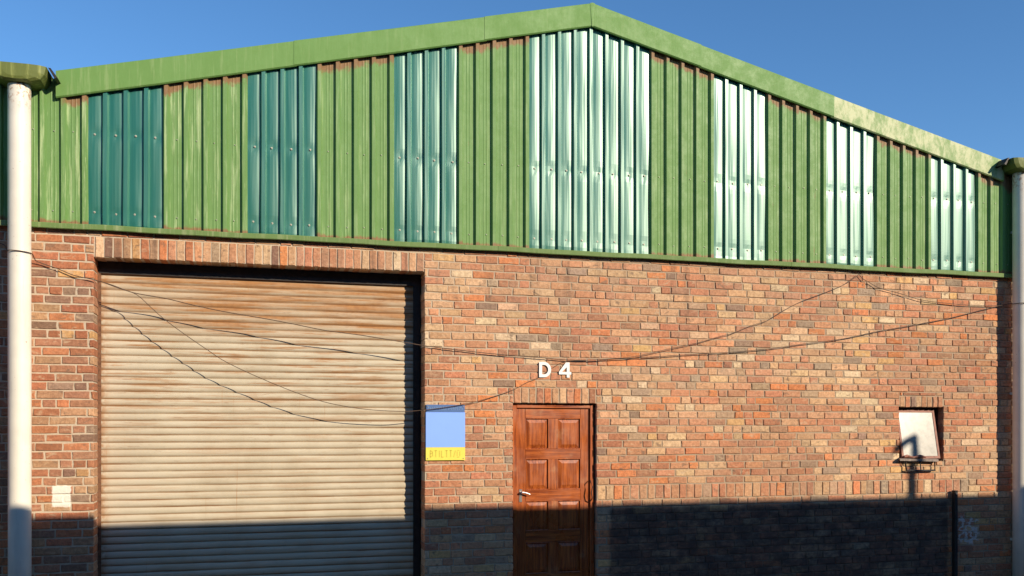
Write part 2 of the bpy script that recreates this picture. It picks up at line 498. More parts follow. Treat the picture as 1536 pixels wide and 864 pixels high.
def brick_geo(mb, x0, x1, z0, z1, y1, jamb_y=None, ox=0, oz=0):
    """one hand-laid brick, its edges a little uneven; front near y=0"""
    w, hgt = x1 - x0, z1 - z0
    j = 0.0034
    rj = lambda a=j: random.uniform(-a, a)
    yf = random.uniform(-0.004, 0.004)
    tx, tz = random.uniform(-0.002, 0.002), random.uniform(-0.0015, 0.0015)
    ring = [(0, 0), (0.5, 0), (1, 0), (1, 0.5), (1, 1), (0.5, 1), (0, 1), (0, 0.5)]
    ch = random.uniform(0.0035, 0.0075)
    A, B, D_ = [], [], []
    for u, v in ring:
        X, Z = x0 + u * w + rj(), z0 + v * hgt + rj()
        yy = yf + tx * (u - 0.5) * 2 + tz * (v - 0.5) * 2
        A.append((X - ox, jamb_y or y1, Z - oz))
        B.append((X - ox, yy + ch * 1.1, Z - oz))
        cx_ = ch * (1 if u == 0 else -1 if u == 1 else 0)
        cz_ = ch * (1 if v == 0 else -1 if v == 1 else 0)
        D_.append((X + cx_ - ox, yy + rj(0.0008), Z + cz_ - oz))
    fs = [tuple(range(16, 24))]
    for i in range(8):
        k = (i + 1) % 8
        fs += [(i, k, k + 8, i + 8), (i + 8, k + 8, k + 16, i + 16)]
    mb.add(A + B + D_, fs, brick_col((x0 + x1) / 2, (z0 + z1) / 2))

MORT_Y = 0.0085
COURSE, LEN, JT = 0.0853, 0.2455, 0.0118
def lay_bricks(x0, x1, ztop, holes, extra):
    """rectangles of every brick of a wall face"""
    rects = []
    k = 0
    z = -0.02
    while z < ztop:
        zt = min(z + COURSE, ztop)
        xx = x0 - random.uniform(0.0, 0.03) - (LEN / 2 if k % 2 else 0) - 0.03 * (k % 3)
        while xx < x1:
            cells = [(xx, xx + LEN)]
            if random.random() < 0.17:
                cells = [(xx, xx + LEN / 2), (xx + LEN / 2, xx + LEN)]
            for a, b in cells:
                a, b = max(a, x0), min(b, x1)
                if b - a < 0.03: continue
                rs = [(a, b, z, zt)]
                for h in holes:
                    rs = subtract(rs, h)
                for r in rs:
                    if r[1] - r[0] > 0.034 and r[3] - r[2] > 0.03:
                        rects.append(r)
            xx += LEN + random.uniform(-0.004, 0.004)
        z += COURSE
        k += 1
    return rects + extra

SHUT = (-1.568, 1.734, -0.1, 3.693)
DOOR = (2.742, 3.720, -0.1, 2.275)
WIN = (7.785, 8.432, 1.585, 2.260)
WALL_TOP = 3.99
def soldiers(x0, x1, z0, z1, n):
    w = (x1 - x0) / n
    return [(x0 + i * w, x0 + (i + 1) * w, z0, z1) for i in range(n)]
sold = (soldiers(-1.568, 1.734, 3.693, 3.9038, 39) + soldiers(2.742, 3.720, 2.275, 2.4537, 11)
        + soldiers(7.785, 8.432, 2.260, 2.405, 8))
# a course of bricks on end beside the door
row = []
xx = 3.735
while xx < 8.75:
    w = random.uniform(0.092, 0.125)
    if not (7.0 < xx < 7.02):
        row.append((xx, xx + w, 1.1742, 1.3448))
    xx += w
holes = [SHUT, DOOR, WIN, (-1.568, 1.734, 3.693, 3.9038), (2.742, 3.72, 2.275, 2.4537), (7.785, 8.432, 2.26, 2.405),
         (row[0][0], row[-1][1], 1.1742, 1.3448)]

def mortar_wall(name, x0, x1, ztop, holes, parent, thick=0.30, grow=0.013):
    mb = MB()
    hs = [(a - grow, b + grow, c - 1, d + grow * 0.5) if c < 0.5 else (a - grow, b + grow, c - grow, d + grow) for a, b, c, d in holes]
    rs = [(x0, x1, -0.1, ztop)]
    for h in hs: rs = subtract(rs, h)
    for r in rs:
        for yy, fl in ((MORT_Y, 0), (thick, 1)):
            q = [(r[0], yy, r[2]), (r[1], yy, r[2]), (r[1], yy, r[3]), (r[0], yy, r[3])]
            mb.add(q, [(0, 1, 2, 3) if not fl else (3, 2, 1, 0)])
    for a, b, c, d in hs:
        c = max(c, -0.1)
        mb.add([(a, MORT_Y, c), (a, thick, c), (a, thick, d), (a, MORT_Y, d)], [(0, 1, 2, 3)])
        mb.add([(b, MORT_Y, c), (b, thick, c), (b, thick, d), (b, MORT_Y, d)], [(3, 2, 1, 0)])
        mb.add([(a, MORT_Y, d), (b, MORT_Y, d), (b, thick, d), (a, thick, d)], [(3, 2, 1, 0)])
        if c > 0:
            mb.add([(a, MORT_Y, c), (b, MORT_Y, c), (b, thick, c), (a, thick, c)], [(0, 1, 2, 3)])
    for xe in (x0, x1):
        mb.add([(xe, MORT_Y, -0.1), (xe, thick, -0.1), (xe, thick, ztop), (xe, MORT_Y, ztop)], [(0, 1, 2, 3)])
    mb.add([(x0, MORT_Y, ztop), (x1, MORT_Y, ztop), (x1, thick, ztop), (x0, thick, ztop)], [(0, 1, 2, 3)])
    return mb.build(name, 'mortar', parent)

XL, XR = APEX_X - HALF, APEX_X + HALF
unit = empty('warehouse', 'brick and green steel warehouse unit with a roller shutter and wooden door', 'warehouse', (APEX_X, 0, 0))
wall = mortar_wall('brick_wall', XL, XR, WALL_TOP, [SHUT, DOOR, WIN], unit)
rects = lay_bricks(XL, XR, WALL_TOP - 0.005, holes, sold + row)
def shown(r):
    cx_, cz_ = (r[0] + r[1]) / 2, (r[2] + r[3]) / 2
    z = CAM_D * math.cos(CAM_YAW) + cx_ * math.sin(CAM_YAW)
    xi = 768 + FPX * (cx_ * math.cos(CAM_YAW) - CAM_D * math.sin(CAM_YAW)) / z
    yi = 642 - FPX * (cz_ - CAM_H) / z
    if xi < 50 or xi > 1530 or yi > 858 or cz_ > 3.93: return 0
    return (r[1] - r[0]) * (r[3] - r[2]) / z ** 3
order = sorted(range(len(rects)), key=lambda i: -shown(rects[i]))
single = set(order[:300])
stuff = MB()
for i, r in enumerate(rects):
    e = JT / 2 * (1.25 if r[1] < -1.5 else 1.0)
    x0, x1, z0, z1 = r[0] + e, r[1] - e, r[2] + e, r[3] - e
    jy = None
    for h in (SHUT, DOOR, WIN):
        nx = (abs(r[1] - h[0]) < 0.004 or abs(r[0] - h[1]) < 0.004) and r[2] < h[3] and r[3] > h[2]
        nz = (abs(r[2] - h[3]) < 0.004 or abs(r[3] - h[2]) < 0.004) and r[0] < h[1] and r[1] > h[0]
        if nx or nz: jy = 0.235 if h is not DOOR else 0.14
    if i in single:
        mb = MB()
        ox, oz = (x0 + x1) / 2, (z0 + z1) / 2
        brick_geo(mb, x0, x1, z0, z1, 0.025, jy, ox, oz)
        o = mb.build('brick', 'brick', None, tint=True)
        o.parent = wall
        o.location = (ox, 0, oz)
    else:
        brick_geo(stuff, x0, x1, z0, z1, 0.025, jy)
tag(stuff.build('brickwork', 'brick', wall, tint=True), kind='stuff')

# ------------------------------------------------------------------ cladding
PITCH, RIB, RIBTOP = 0.1893, 0.066, 0.036
Y_PAN, Y_RIB = -0.016, -0.052
def rib_x(k): return APEX_X + k * PITCH
def profile(ka, kb, own_a, own_b, dy=0.0):
    """points (x, y) of one sheet from rib ka to rib kb; a sheet that owns a border rib covers it"""
    pts = []
    xa = rib_x(ka) - RIB / 2 if own_a else rib_x(ka) + RIB / 2 - 0.004
    if own_a: pts += [(xa - 0.003, Y_PAN)]
    ks = list(range(ka, kb + 1))
    ribs = dy == 0.0
    for i, k in enumerate(ks):
        c = rib_x(k)
        if k == ka and not own_a:
            pts += [(xa, Y_PAN)]; 
        elif k == kb and not own_b:
            pts += [(c - RIB / 2 + 0.004, Y_PAN)]
        else:
            pts += [(c - RIB / 2, Y_PAN), (c - RIBTOP / 2, Y_RIB), (c + RIBTOP / 2, Y_RIB), (c + RIB / 2, Y_PAN)]
        if k < kb and not ribs:  # thin plastic pans belly out a little
            for q, bow in ((0.08, 0.0013), (0.25, 0.0036), (0.5, 0.0047), (0.75, 0.0036), (0.92, 0.0013)):
                pts += [(c + RIB / 2 + (PITCH - RIB) * q, Y_PAN - bow)]
        if k < kb and ribs:      # two shallow stiffeners in the pan
            for q in (0.36, 0.64):
                xm = c + RIB / 2 + (PITCH - RIB) * q
                pts += [(xm - 0.008, Y_PAN), (xm, Y_PAN - 0.003), (xm + 0.008, Y_PAN)]
    return [(x, y + dy) for x, y in pts]
def sheet(name, mat, ka, kb, own_a, own_b, parent, dy=0.0, warp=0.0):
    pts = profile(ka, kb, own_a, own_b, dy)
    # break at the ridge so that the cut top follows both slopes
    mb = MB()
    nz = 44 if mat == 'translucent' else 14
    z0 = 3.985
    vs = []
    ph = random.uniform(0, 6)
    for x, y in pts:
        zt = roof_z(x) - 0.05
        for i in range(nz + 1):
            z = z0 + (zt - z0) * i / nz
            wv = warp * (math.sin(z * 2.3 + x * 3 + ph) + 0.5 * math.sin(z * 5.1 + x * 7 + ph)) if i not in (0,) else 0
            if mat == 'translucent' and y > -0.03:      # screws pull the soft sheet in along each girt
                near = abs(((x - APEX_X) / PITCH) % 1.0 - 0.5)
                wv += (0.0065 * math.exp(-((z - 4.915) / 0.06) ** 2) + 0.004 * math.exp(-((z - 4.13) / 0.05) ** 2)) * max(0, 1 - near * 2.2)
            vs.append((x + wv * 0.5, y + wv, z))
    fs = []
    for a in range(len(pts) - 1):
        for i in range(nz):
            q = a * (nz + 1) + i
            fs.append((q, q + nz + 1, q + nz + 2, q + 1))
    mb.add(vs, fs)
    o = mb.build(name, mat, parent)
    sc = MB()
    for k in range(ka, kb):
        cx_ = rib_x(k) + PITCH / 2
        for zz in (4.13, 4.915):
            if zz > roof_z(cx_) - 0.3: continue
            X, Z = cx_ + random.uniform(-0.012, 0.012), zz + random.uniform(-0.008, 0.008)
            rr = 0.011 if mat == 'translucent' else 0.006
            y_ = Y_PAN + dy - 0.003
            sc.tube([(X, y_ + 0.004, Z), (X, y_ - 0.004, Z)], rr, 8)
            sc.tube([(X, y_ - 0.003, Z), (X, y_ - 0.010, Z)], rr * 0.5, 6)
    tag(sc.build('screws', 'screw', o), kind='stuff')
    return o
ends = [(-31, -28, 'g'), (-28, -24, 't'), (-24, -20, 'g'), (-20, -16, 't'), (-16, -12, 'g'), (-12, -8, 't'), (-8, -4, 'g'),
        (-4, 0, 't'), (0, 4, 't2'), (4, 8, 'g'), (8, 12, 't'), (12, 16, 'g'), (16, 20, 't'), (20, 24, 'g'), (24, 28, 't'), (28, 31, 'g')]
for a, b, kd in ends:
    if kd == 'g':
        sheet('cladding_sheet', 'clad', a, b, a > -31, b < 31, unit, 0, 0.0012)
    elif kd == 't':
        o = sheet('translucent_sheet', 'translucent', a, b, False, (b == 0), unit, 0.003, 0.0035)
        if a == -28: o['label'] = 'dark teal translucent sheet beside the left downpipe'
    else:
        sheet('translucent_sheet', 'translucent', a, b, False, False, unit, 0.001, 0.0035)

# girts behind the sheets
for zz in (4.12, 4.915):
    mb = MB(); mb.box(XL + 0.1, XR - 0.1, 0.0, 0.06, zz - 0.04, zz + 0.04)
    mb.build('girt', 'purlin', unit)

# sill flashing
def sill(x0, x1, parent):
    mb = MB()
    pr = [(0.02, 4.018), (-0.062, 4.004), (-0.066, 3.997), (-0.066, 3.955), (-0.058, 3.948), (-0.060, 3.956), (-0.058, 3.99), (0.02, 4.008)]
    xs = [x0 + (x1 - x0) * i / 24 for i in range(25)]
    vs = []
    for x in xs:
        w = 0.003 * math.sin(x * 3.1) + 0.002 * math.sin(x * 7.7)
        vs += [(x, y + w * 0.6, z + w) for y, z in pr]
    n = len(pr)
    fs = []
    for i in range(24):
        for k in range(n):
            k2 = (k + 1) % n
            fs.append((i * n + k, (i + 1) * n + k, (i + 1) * n + k2, i * n + k2))
    mb.add(vs, fs)
    return mb.build('sill_flashing', 'sill', parent)
for a, b in ((XL + 0.02, -0.62), (-0.617, 2.55), (2.553, 6.2), (6.203, XR - 0.02)):
    sill(a, b, unit)

# verge flashing along the gable
def verge(x0, x1, mat, parent, lift=0.0, y=-0.078):
    mb = MB()
    n = 10
    pr = [(0.16, 0.004), (y, 0.0), (y - 0.004, -0.006), (y, -0.250), (y + 0.012, -0.262), (y + 0.03, -0.262), (y + 0.014, -0.252), (y + 0.008, -0.012), (0.16, -0.008)]
    vs = []
    for i in range(n + 1):
        x = x0 + (x1 - x0) * i / n
        w = 0.004 * math.sin(x * 2.3 + 1) + 0.002 * math.sin(x * 8)
        for k, (yy, dz) in enumerate(pr):
            ww = w * (1 if 2 <= k <= 6 else 0.3)
            vs.append((x, yy - lift + (ww if k > 0 and k < 8 else 0), roof_z(x) + dz + lift + ww * 0.8))
    m = len(pr)
    fs = []
    for i in range(n):
        for k in range(m):
            k2 = (k + 1) % m
            fs.append((i * m + k, (i + 1) * m + k, (i + 1) * m + k2, i * m + k2))
    fs += [tuple(range(m)), tuple(n * m + k for k in range(m))[::-1]]
    mb.add(vs, fs)
    return mb.build('verge_flashing', mat, parent)
vx = [-1.905, 0.355, 2.39, APEX_X, 5.0, 6.78, 9.30]
verge(vx[0], vx[1] + 0.03, 'flash', unit, 0.000)
verge(vx[1], vx[2] + 0.03, 'flash', unit, 0.004)
verge(vx[2], vx[3] + 0.0, 'flash', unit, 0.008)
verge(vx[3] - 0.0, vx[4], 'flash', unit, 0.0085)
verge(vx[4] - 0.03, vx[5], 'flash', unit, 0.004)
o = verge(vx[5] - 0.03, vx[6], 'flash_faded', unit, 0.0)
o['label'] = 'verge flashing with faded, pale patchy paint'
# ridge joint cap
mb = MB()
for sgn in (-1, 1):
    mb.add([(APEX_X, -0.094, APEX_Z + 0.011), (APEX_X + sgn * 0.03, -0.093, APEX_Z + 0.011 - 0.03 * SLOPE), (APEX_X + sgn * 0.008, -0.093, APEX_Z - 0.255), (APEX_X, -0.094, APEX_Z - 0.258)], [(0, 1, 2, 3) if sgn > 0 else (3, 2, 1, 0)])
mb.build('ridge_joint', 'flash', unit)

# roof, side and back walls of the unit
def shell(parent, x0, x1, back):
    ap = (x0 + x1) / 2
    zs = roof_z(x0 + 0.001)
    za = roof_z(ap)
    rf = MB()
    for sg, xe in ((-1, x0), (1, x1)):
        n = 28
        for i in range(n):      # ribbed roof sheets
            pass
        q = [(xe, 0.162, zs - 0.02), (ap, 0.162, za - 0.02), (ap, back, za - 0.02), (xe, back, zs - 0.02)]
        q2 = [(a, b, c - 0.04) for a, b, c in q]
        f = [(0, 1, 2, 3), (7, 6, 5, 4), (0, 4, 5, 1), (2, 6, 7, 3), (1, 5, 6, 2), (3, 7, 4, 0)]
        rf.add(q + q2, f)
        for i in range(n):
            yy = 0.3 + i * (back - 0.5) / n
            dz = 0.035
            a = Vector((xe, yy, zs - 0.02)); b = Vector((ap, yy, za - 0.02))
            rf.add([a, b, b + Vector((0, 0.02, dz)), a + Vector((0, 0.02, dz)), a + Vector((0, 0.06, 0)), b + Vector((0, 0.06, 0))],
                   [(0, 1, 2, 3), (3, 2, 5, 4)])
    rf.build('roof', 'roof', parent)
    w = MB()
    w.box(x0 + 0.02, x0 + 0.2, 0.305, back - 0.3, 0, zs - 0.1)
    w.box(x1 - 0.2, x1 - 0.02, 0.305, back - 0.3, 0, zs - 0.1)
    w.prism([(x0 + 0.02, 0), (x1 - 0.02, 0), (x1 - 0.02, zs - 0.07), (ap, za - 0.07), (x0 + 0.02, zs - 0.07)], back - 0.29, back - 0.1)
    w.build('rear_walls', 'inside', parent)
shell(unit, XL, XR, 16)

# ------------------------------------------------------------------ roller shutter
Y_SH = 0.272
sp = 0.0745
shut = bpy.data.objects.new('roller_shutter', None); C.objects.link(shut)
shut.parent = unit; shut.location = (-APEX_X, 0, 0)
prof = []
for i in range(11):
    a = i / 10
    z = -sp / 2 + 0.004 + (sp - 0.006) * a
    y = -0.0145 * math.sin(math.pi * a) ** 0.5
    prof.append((y, z))
prof = [(0.006, -sp / 2 - 0.003), (-0.002, -sp / 2), (-0.001, -sp / 2 + 0.004)] + prof[1:-1] + [(0.0, sp / 2 - 0.003), (0.008, sp / 2 + 0.002)]
def slat_mesh(seed):
    rnd = random.Random(seed)
    mb = MB()
    nx = 16
    x0, x1 = -1.585, 1.70
    vs = []
    off = [rnd.uniform(-0.003, 0.003) for _ in range(nx + 1)]
    for i in range(nx + 1):
        x = x0 + (x1 - x0) * i / nx
        vs += [(x, y + off[i] * 0.9, z + off[i] * 0.5) for y, z in prof]
    n = len(prof)
    fs = [(i * n + k, (i + 1) * n + k, (i + 1) * n + k + 1, i * n + k + 1) for i in range(nx) for k in range(n - 1)]
    mb.add(vs, fs)
    return mb.mesh('slat', 'shutter', True)
slats = [slat_mesh(i) for i in range(11)]
z = 0.10
i = 0
while z < 3.75:
    o = bpy.data.objects.new('slat', slats[(i * 7) % 11]); C.objects.link(o)
    o.parent = shut
    o.location = (random.uniform(-0.004, 0.004), Y_SH + random.uniform(-0.0015, 0.0015), z)
    o.rotation_euler = (random.uniform(-0.035, 0.035), random.uniform(-0.0011, 0.0011), 0)
    z += sp; i += 1
mb = MB(); mb.box(-1.585, 1.70, Y_SH - 0.02, Y_SH + 0.02, 0.036, 0.064, 0.004)
o = mb.build('bottom_rail', 'dark_steel'); o.parent = shut
for xa, xb, nm in ((-1.582, -1.545, 'rust_steel'), (1.655, 1.728, 'dark_steel')):
    mb = MB()
    mb.box(xa, xb, 0.238, 0.250, 0.036, 3.70)
    mb.box(xa if xa < 0 else xb - 0.006, xa + 0.006 if xa < 0 else xb, 0.2505, 0.296, 0.036, 3.70)
    o = mb.build('guide_rail', nm); o.parent = shut
mb = MB(); mb.box(-1.60, 1.76, 0.30, 0.33, 3.0, 3.95)
o = mb.build('rear_cover', 'dark_steel'); o.parent = shut

mb = MB(); mb.box(-1.566, 1.732, 0.2355, 0.2375, 3.575, 3.70)  # dark plate added to blacken the shadow band under the lintel
o = mb.build('lintel_shade_plate', 'dark_steel'); o.parent = shut

# ------------------------------------------------------------------ wooden door
door = bpy.data.objects.new('door', None); C.objects.link(door)
door.parent = unit; door.location = (-APEX_X, 0, 0)
def dpart(mb, name, mat):
    o = mb.build(name, mat); o.parent = door; return o
DX0, DX1, DZ1 = 2.742, 3.720, 2.275
YD = 0.078          # face of the leaf
mb = MB(); mb.box(DX0 + 0.004, DX0 + 0.052, 0.052, 0.14, 0.10, DZ1 - 0.006, 0.004); dpart(mb, 'frame_post', 'wood_v')
mb = MB(); mb.box(DX1 - 0.052, DX1 - 0.004, 0.052, 0.14, 0.10, DZ1 - 0.006, 0.004); dpart(mb, 'frame_post', 'wood_v')
mb = MB(); mb.box(DX0 + 0.0525, DX1 - 0.0525, 0.053, 0.14, DZ1 - 0.05, DZ1 - 0.006, 0.004); dpart(mb, 'frame_head', 'wood_h')
lx0, lx1 = DX0 + 0.056, DX1 - 0.056
rows = [(2.108, 1.763), (1.648, 1.303), (1.172, 0.842), (0.702, 0.355)]
st = 0.105
mx = (lx0 + lx1) / 2
mb = MB(); mb.box(lx0, lx0 + st, YD, YD + 0.042, 0.105, DZ1 - 0.054, 0.003); dpart(mb, 'stile', 'wood_v')
mb = MB(); mb.box(lx1 - st, lx1, YD, YD + 0.042, 0.105, DZ1 - 0.054, 0.003); dpart(mb, 'stile', 'wood_v')
zs_ = [(rows[0][0], DZ1 - 0.054), (rows[1][0], rows[0][1]), (rows[2][0], rows[1][1]), (rows[3][0], rows[2][1]), (0.105, rows[3][1])]
for a, b in zs_:
    mb = MB(); mb.box(lx0 + st + 0.0005, lx1 - st - 0.0005, YD, YD + 0.042, a, b, 0.003); dpart(mb, 'rail', 'wood_h')
for zt, zb in rows:
    mb = MB(); mb.box(mx - 0.055, mx + 0.055, YD, YD + 0.042, zb + 0.0005, zt - 0.0005, 0.003); dpart(mb, 'muntin', 'wood_v')
    for pa, pb in ((lx0 + st, mx - 0.055), (mx + 0.055, lx1 - st)):
        mb = MB()
        # raised and fielded panel
        e = 0.0
        o1 = [(pa, YD + 0.020, zb), (pb, YD + 0.020, zb), (pb, YD + 0.020, zt), (pa, YD + 0.020, zt)]
        k = 0.012
        o2 = [(pa + k, YD + 0.018, zb + k), (pb - k, YD + 0.018, zb + k), (pb - k, YD + 0.018, zt - k), (pa + k, YD + 0.018, zt - k)]
        k = 0.050
        o3 = [(pa + k, YD + 0.005, zb + k), (pb - k, YD + 0.005, zb + k), (pb - k, YD + 0.005, zt - k), (pa + k, YD + 0.005, zt - k)]
        fs = [(8, 9, 10, 11)]
        for i in range(4):
            j = (i + 1) % 4
            fs += [(i, j, j + 4, i + 4), (i + 4, j + 4, j + 8, i + 8)]
        mb.add(o1 + o2 + o3, fs)
        # moulding bead
        for (ax, az, bx_, bz) in ((pa, zb, pb, zb), (pa, zt, pb, zt), (pa, zb, pa, zt), (pb, zb, pb, zt)):
            mb.tube([(ax, YD + 0.006, az), (bx_, YD + 0.006, bz)], 0.0075, 6)
        dpart(mb, 'door_panel', 'wood_v')
# lever handle
mb = MB()
hx, hz = 2.845, 1.265
mb.box(hx - 0.018, hx + 0.018, YD - 0.006, YD - 0.0005, hz - 0.10, hz + 0.045, 0.003)
mb.tube([(hx, YD - 0.005, hz + 0.01), (hx, YD - 0.045, hz + 0.01), (hx + 0.01, YD - 0.050, hz + 0.012), (hx + 0.05, YD - 0.048, hz + 0.006), (hx + 0.10, YD - 0.046, hz - 0.012)], [0.009, 0.009, 0.010, 0.009, 0.007], 8)
dpart(mb, 'door_handle', 'chrome')
# bent iron pull on the hinge side
mb = MB()
ix = 3.668
mb.tube([(ix, 0.05, 1.40), (ix - 0.01, 0.01, 1.385), (ix + 0.006, -0.004, 1.33), (ix - 0.006, -0.004, 1.26), (ix + 0.006, -0.002, 1.20), (ix, 0.05, 1.16)], 0.0065, 7)
dpart(mb, 'iron_pull', 'dark_steel')
mb = MB(); mb.box(DX0 - 0.05, DX1 + 0.05, -0.16, 0.14, 0.036, 0.098, 0.01); dpart(mb, 'doorstep', 'concrete')
mb = MB(); mb.box(DX0 + 0.002, DX1 - 0.002, 0.1405, 0.16, 0.0, DZ1, 0); dpart(mb, 'backing', 'dark_steel')

# ------------------------------------------------------------------ small window
win = bpy.data.objects.new('window', None); C.objects.link(win)
win.parent = unit; win.location = (-APEX_X, 0, 0)
def wpart(mb, name, mat):
    o = mb.build(name, mat); o.parent = win; return o
def sash_pt(x, v, off=0.0):     # v: 0 bottom, 1 top, of the sash leaning out at its foot
    return Vector((x, -0.03 + 0.12 * v - off, 1.615 + 0.615 * v))
def sash_bar(mb, xa, xb, va, vb, th=0.03, o0=0.0):
    vs = [sash_pt(x, v, o) for o in (o0, o0 - th) for x, v in ((xa, va), (xb, va), (xb, vb), (xa, vb))]
    mb.add(vs, [(0, 1, 2, 3), (7, 6, 5, 4), (0, 4, 5, 1), (1, 5, 6, 2), (2, 6, 7, 3), (3, 7, 4, 0)])
SX0, SX1 = 7.80, 8.365
mb = MB()
sash_bar(mb, SX0, SX0 + 0.028, 0, 1); sash_bar(mb, SX1 - 0.028, SX1, 0, 1)
sash_bar(mb, SX0 + 0.0285, SX1 - 0.0285, 0, 0.05); sash_bar(mb, SX0 + 0.0285, SX1 - 0.0285, 0.95, 1)
wpart(mb, 'sash_frame', 'sash')
mb = MB(); sash_bar(mb, SX0 + 0.02, SX1 - 0.02, 0.03, 0.97, 0.004, -0.006); wpart(mb, 'pane', 'pane')
mb = MB(); 
for a in ((7.787, 7.80, 1.60, 2.258), (8.415, 8.431, 1.60, 2.258), (7.8005, 8.4145, 2.238, 2.258)):
    mb.box(a[0], a[1], 0.10, 0.14, a[2], a[3])
wpart(mb, 'fixed_frame', 'dark_steel')
mb = MB()
vs = [(7.73, -0.075, 1.590), (8.30, -0.075, 1.575), (8.35, 0.05, 1.60), (7.79, 0.05, 1.605), (7.73, -0.075, 1.615), (8.30, -0.075, 1.600), (8.35, 0.05, 1.625), (7.79, 0.05, 1.63)]
mb.add(vs, [(3, 2, 1, 0), (4, 5, 6, 7), (0, 1, 5, 4), (1, 2, 6, 5), (2, 3, 7, 6), (3, 0, 4, 7)])
wpart(mb, 'window_sill', 'sill_m')
mb = MB(); mb.tube([(7.80, -0.06, 1.64), (7.86, -0.04, 1.648), (7.93, -0.065, 1.63), (8.05, -0.05, 1.645), (8.12, -0.06, 1.632)], [0.012, 0.02, 0.012, 0.022, 0.012], 7)
wpart(mb, 'loose_rag', 'sash')
mb = MB()
mb.tube([(7.84, -0.03, 1.59), (7.845, -0.045, 1.47), (8.0, -0.047, 1.462), (8.27, -0.045, 1.465), (8.28, -0.03, 1.60)], 0.012, 7)
mb.tube([(8.06, -0.03, 1.59), (8.06, -0.044, 1.467)], 0.007, 6)
wpart(mb, 'steel_bracket', 'dark_steel')
mb = MB(); mb.box(7.786, 8.431, 0.24, 0.26, 1.56, 2.27); wpart(mb, 'dark_room_panel', 'dark_steel')  # dark panel standing in for the unlit room

# ------------------------------------------------------------------ valley gutters and downpipes
def gutter(xc, parent, yfront=-0.28):
    zt = 5.435
    prof_ = [(-0.258, 0.0), (-0.242, -0.075), (-0.205, -0.125), (-0.12, -0.150), (0.0, -0.156), (0.12, -0.150), (0.205, -0.125), (0.242, -0.075), (0.258, 0.0)]
    inn = [(x * 0.97, z + 0.008 if i not in (0, 8) else z) for i, (x, z) in enumerate(prof_)]
    mb = MB()
    n = len(prof_)
    vs = [(xc + x, yfront, zt + z) for x, z in prof_] + [(xc + x, 6.0, zt + z) for x, z in prof_]
    vs += [(xc + x, yfront, zt + z) for x, z in inn] + [(xc + x, 6.0, zt + z) for x, z in inn]
    fs = []
    for i in range(n - 1):
        fs.append((i, i + 1, n + i + 1, n + i))
        fs.append((2 * n + i + 1, 2 * n + i, 3 * n + i, 3 * n + i + 1))
    fs += [(0, n, 3 * n, 2 * n), (n - 1, 3 * n - 1, 4 * n - 1, 2 * n - 1)]
    mb.add(vs, fs)
    gt = mb.build('valley_gutter', 'gutter', parent)
    cap = MB()
    # stop end, bellied outwards
    rings = [(1.0, 0.0), (0.99, -0.012), (0.80, -0.035), (0.45, -0.045)]
    vs = []
    for s_, yy in rings:
        vs += [(xc + x * s_, yfront - 0.003 + yy, zt + 0.004 + (z - 0.006) * (0.6 + 0.4 * s_)) for x, z in prof_]
    fs = []
    for r_ in range(len(rings) - 1):
        for i in range(n - 1):
            fs.append((r_ * n + i, r_ * n + n + i, r_ * n + n + i + 1, r_ * n + i + 1))
    last = (len(rings) - 1) * n
    fs.append(tuple(last + i for i in range(n))[::-1])
    fs.append(tuple(r_ * n for r_ in range(len(rings))) + tuple(r_ * n + n - 1 for r_ in range(len(rings) - 1, -1, -1)))
    cap.add(vs, fs)
    o = cap.build('stop_end', 'gutter', None, smooth=False)
    o.parent = gt
    for sg_ in (-1, 1):      # dark strip at each side, standing in for the shadowed gap beside the verge
        b = MB()
        q = [(0.262, 0.012), (0.285, 0.010), (0.345, -0.075), (0.318, -0.085)]
        b.prism([(xc + sg_ * a_, zt + b_) for a_, b_ in q], yfront + 0.04, yfront + 0.20)
        k_ = b.build('gutter_shade_strip', 'dark_steel'); k_.parent = gt
    return gt
def downpipe(xc, parent):
    mb = MB()
    zs2 = [0.05, 0.9, 2.2, 3.4, 5.25, 5.292]
    mb.tube([(xc + 0.002 * math.sin(z), -0.155, z) for z in zs2], [0.101, 0.101, 0.101, 0.101, 0.101, 0.098], 28)
    d = mb.build('downpipe', 'pipe', parent, smooth=False)
    me = d.data
    me.polygons.foreach_set('use_smooth', [len(pl.vertices) == 4 for pl in me.polygons])
    for zz in (0.55, 2.45, 4.55):
        b = MB()
        b.box(xc - 0.03, xc + 0.03, -0.06, 0.004, zz - 0.015, zz + 0.015)
        q = b.build('pipe_bracket', 'pipe'); q.parent = d
    return d
gutter(XL + 0.003, unit); gutter(XR + 0.003, unit)
downpipe(XL, unit); downpipe(XR, unit)

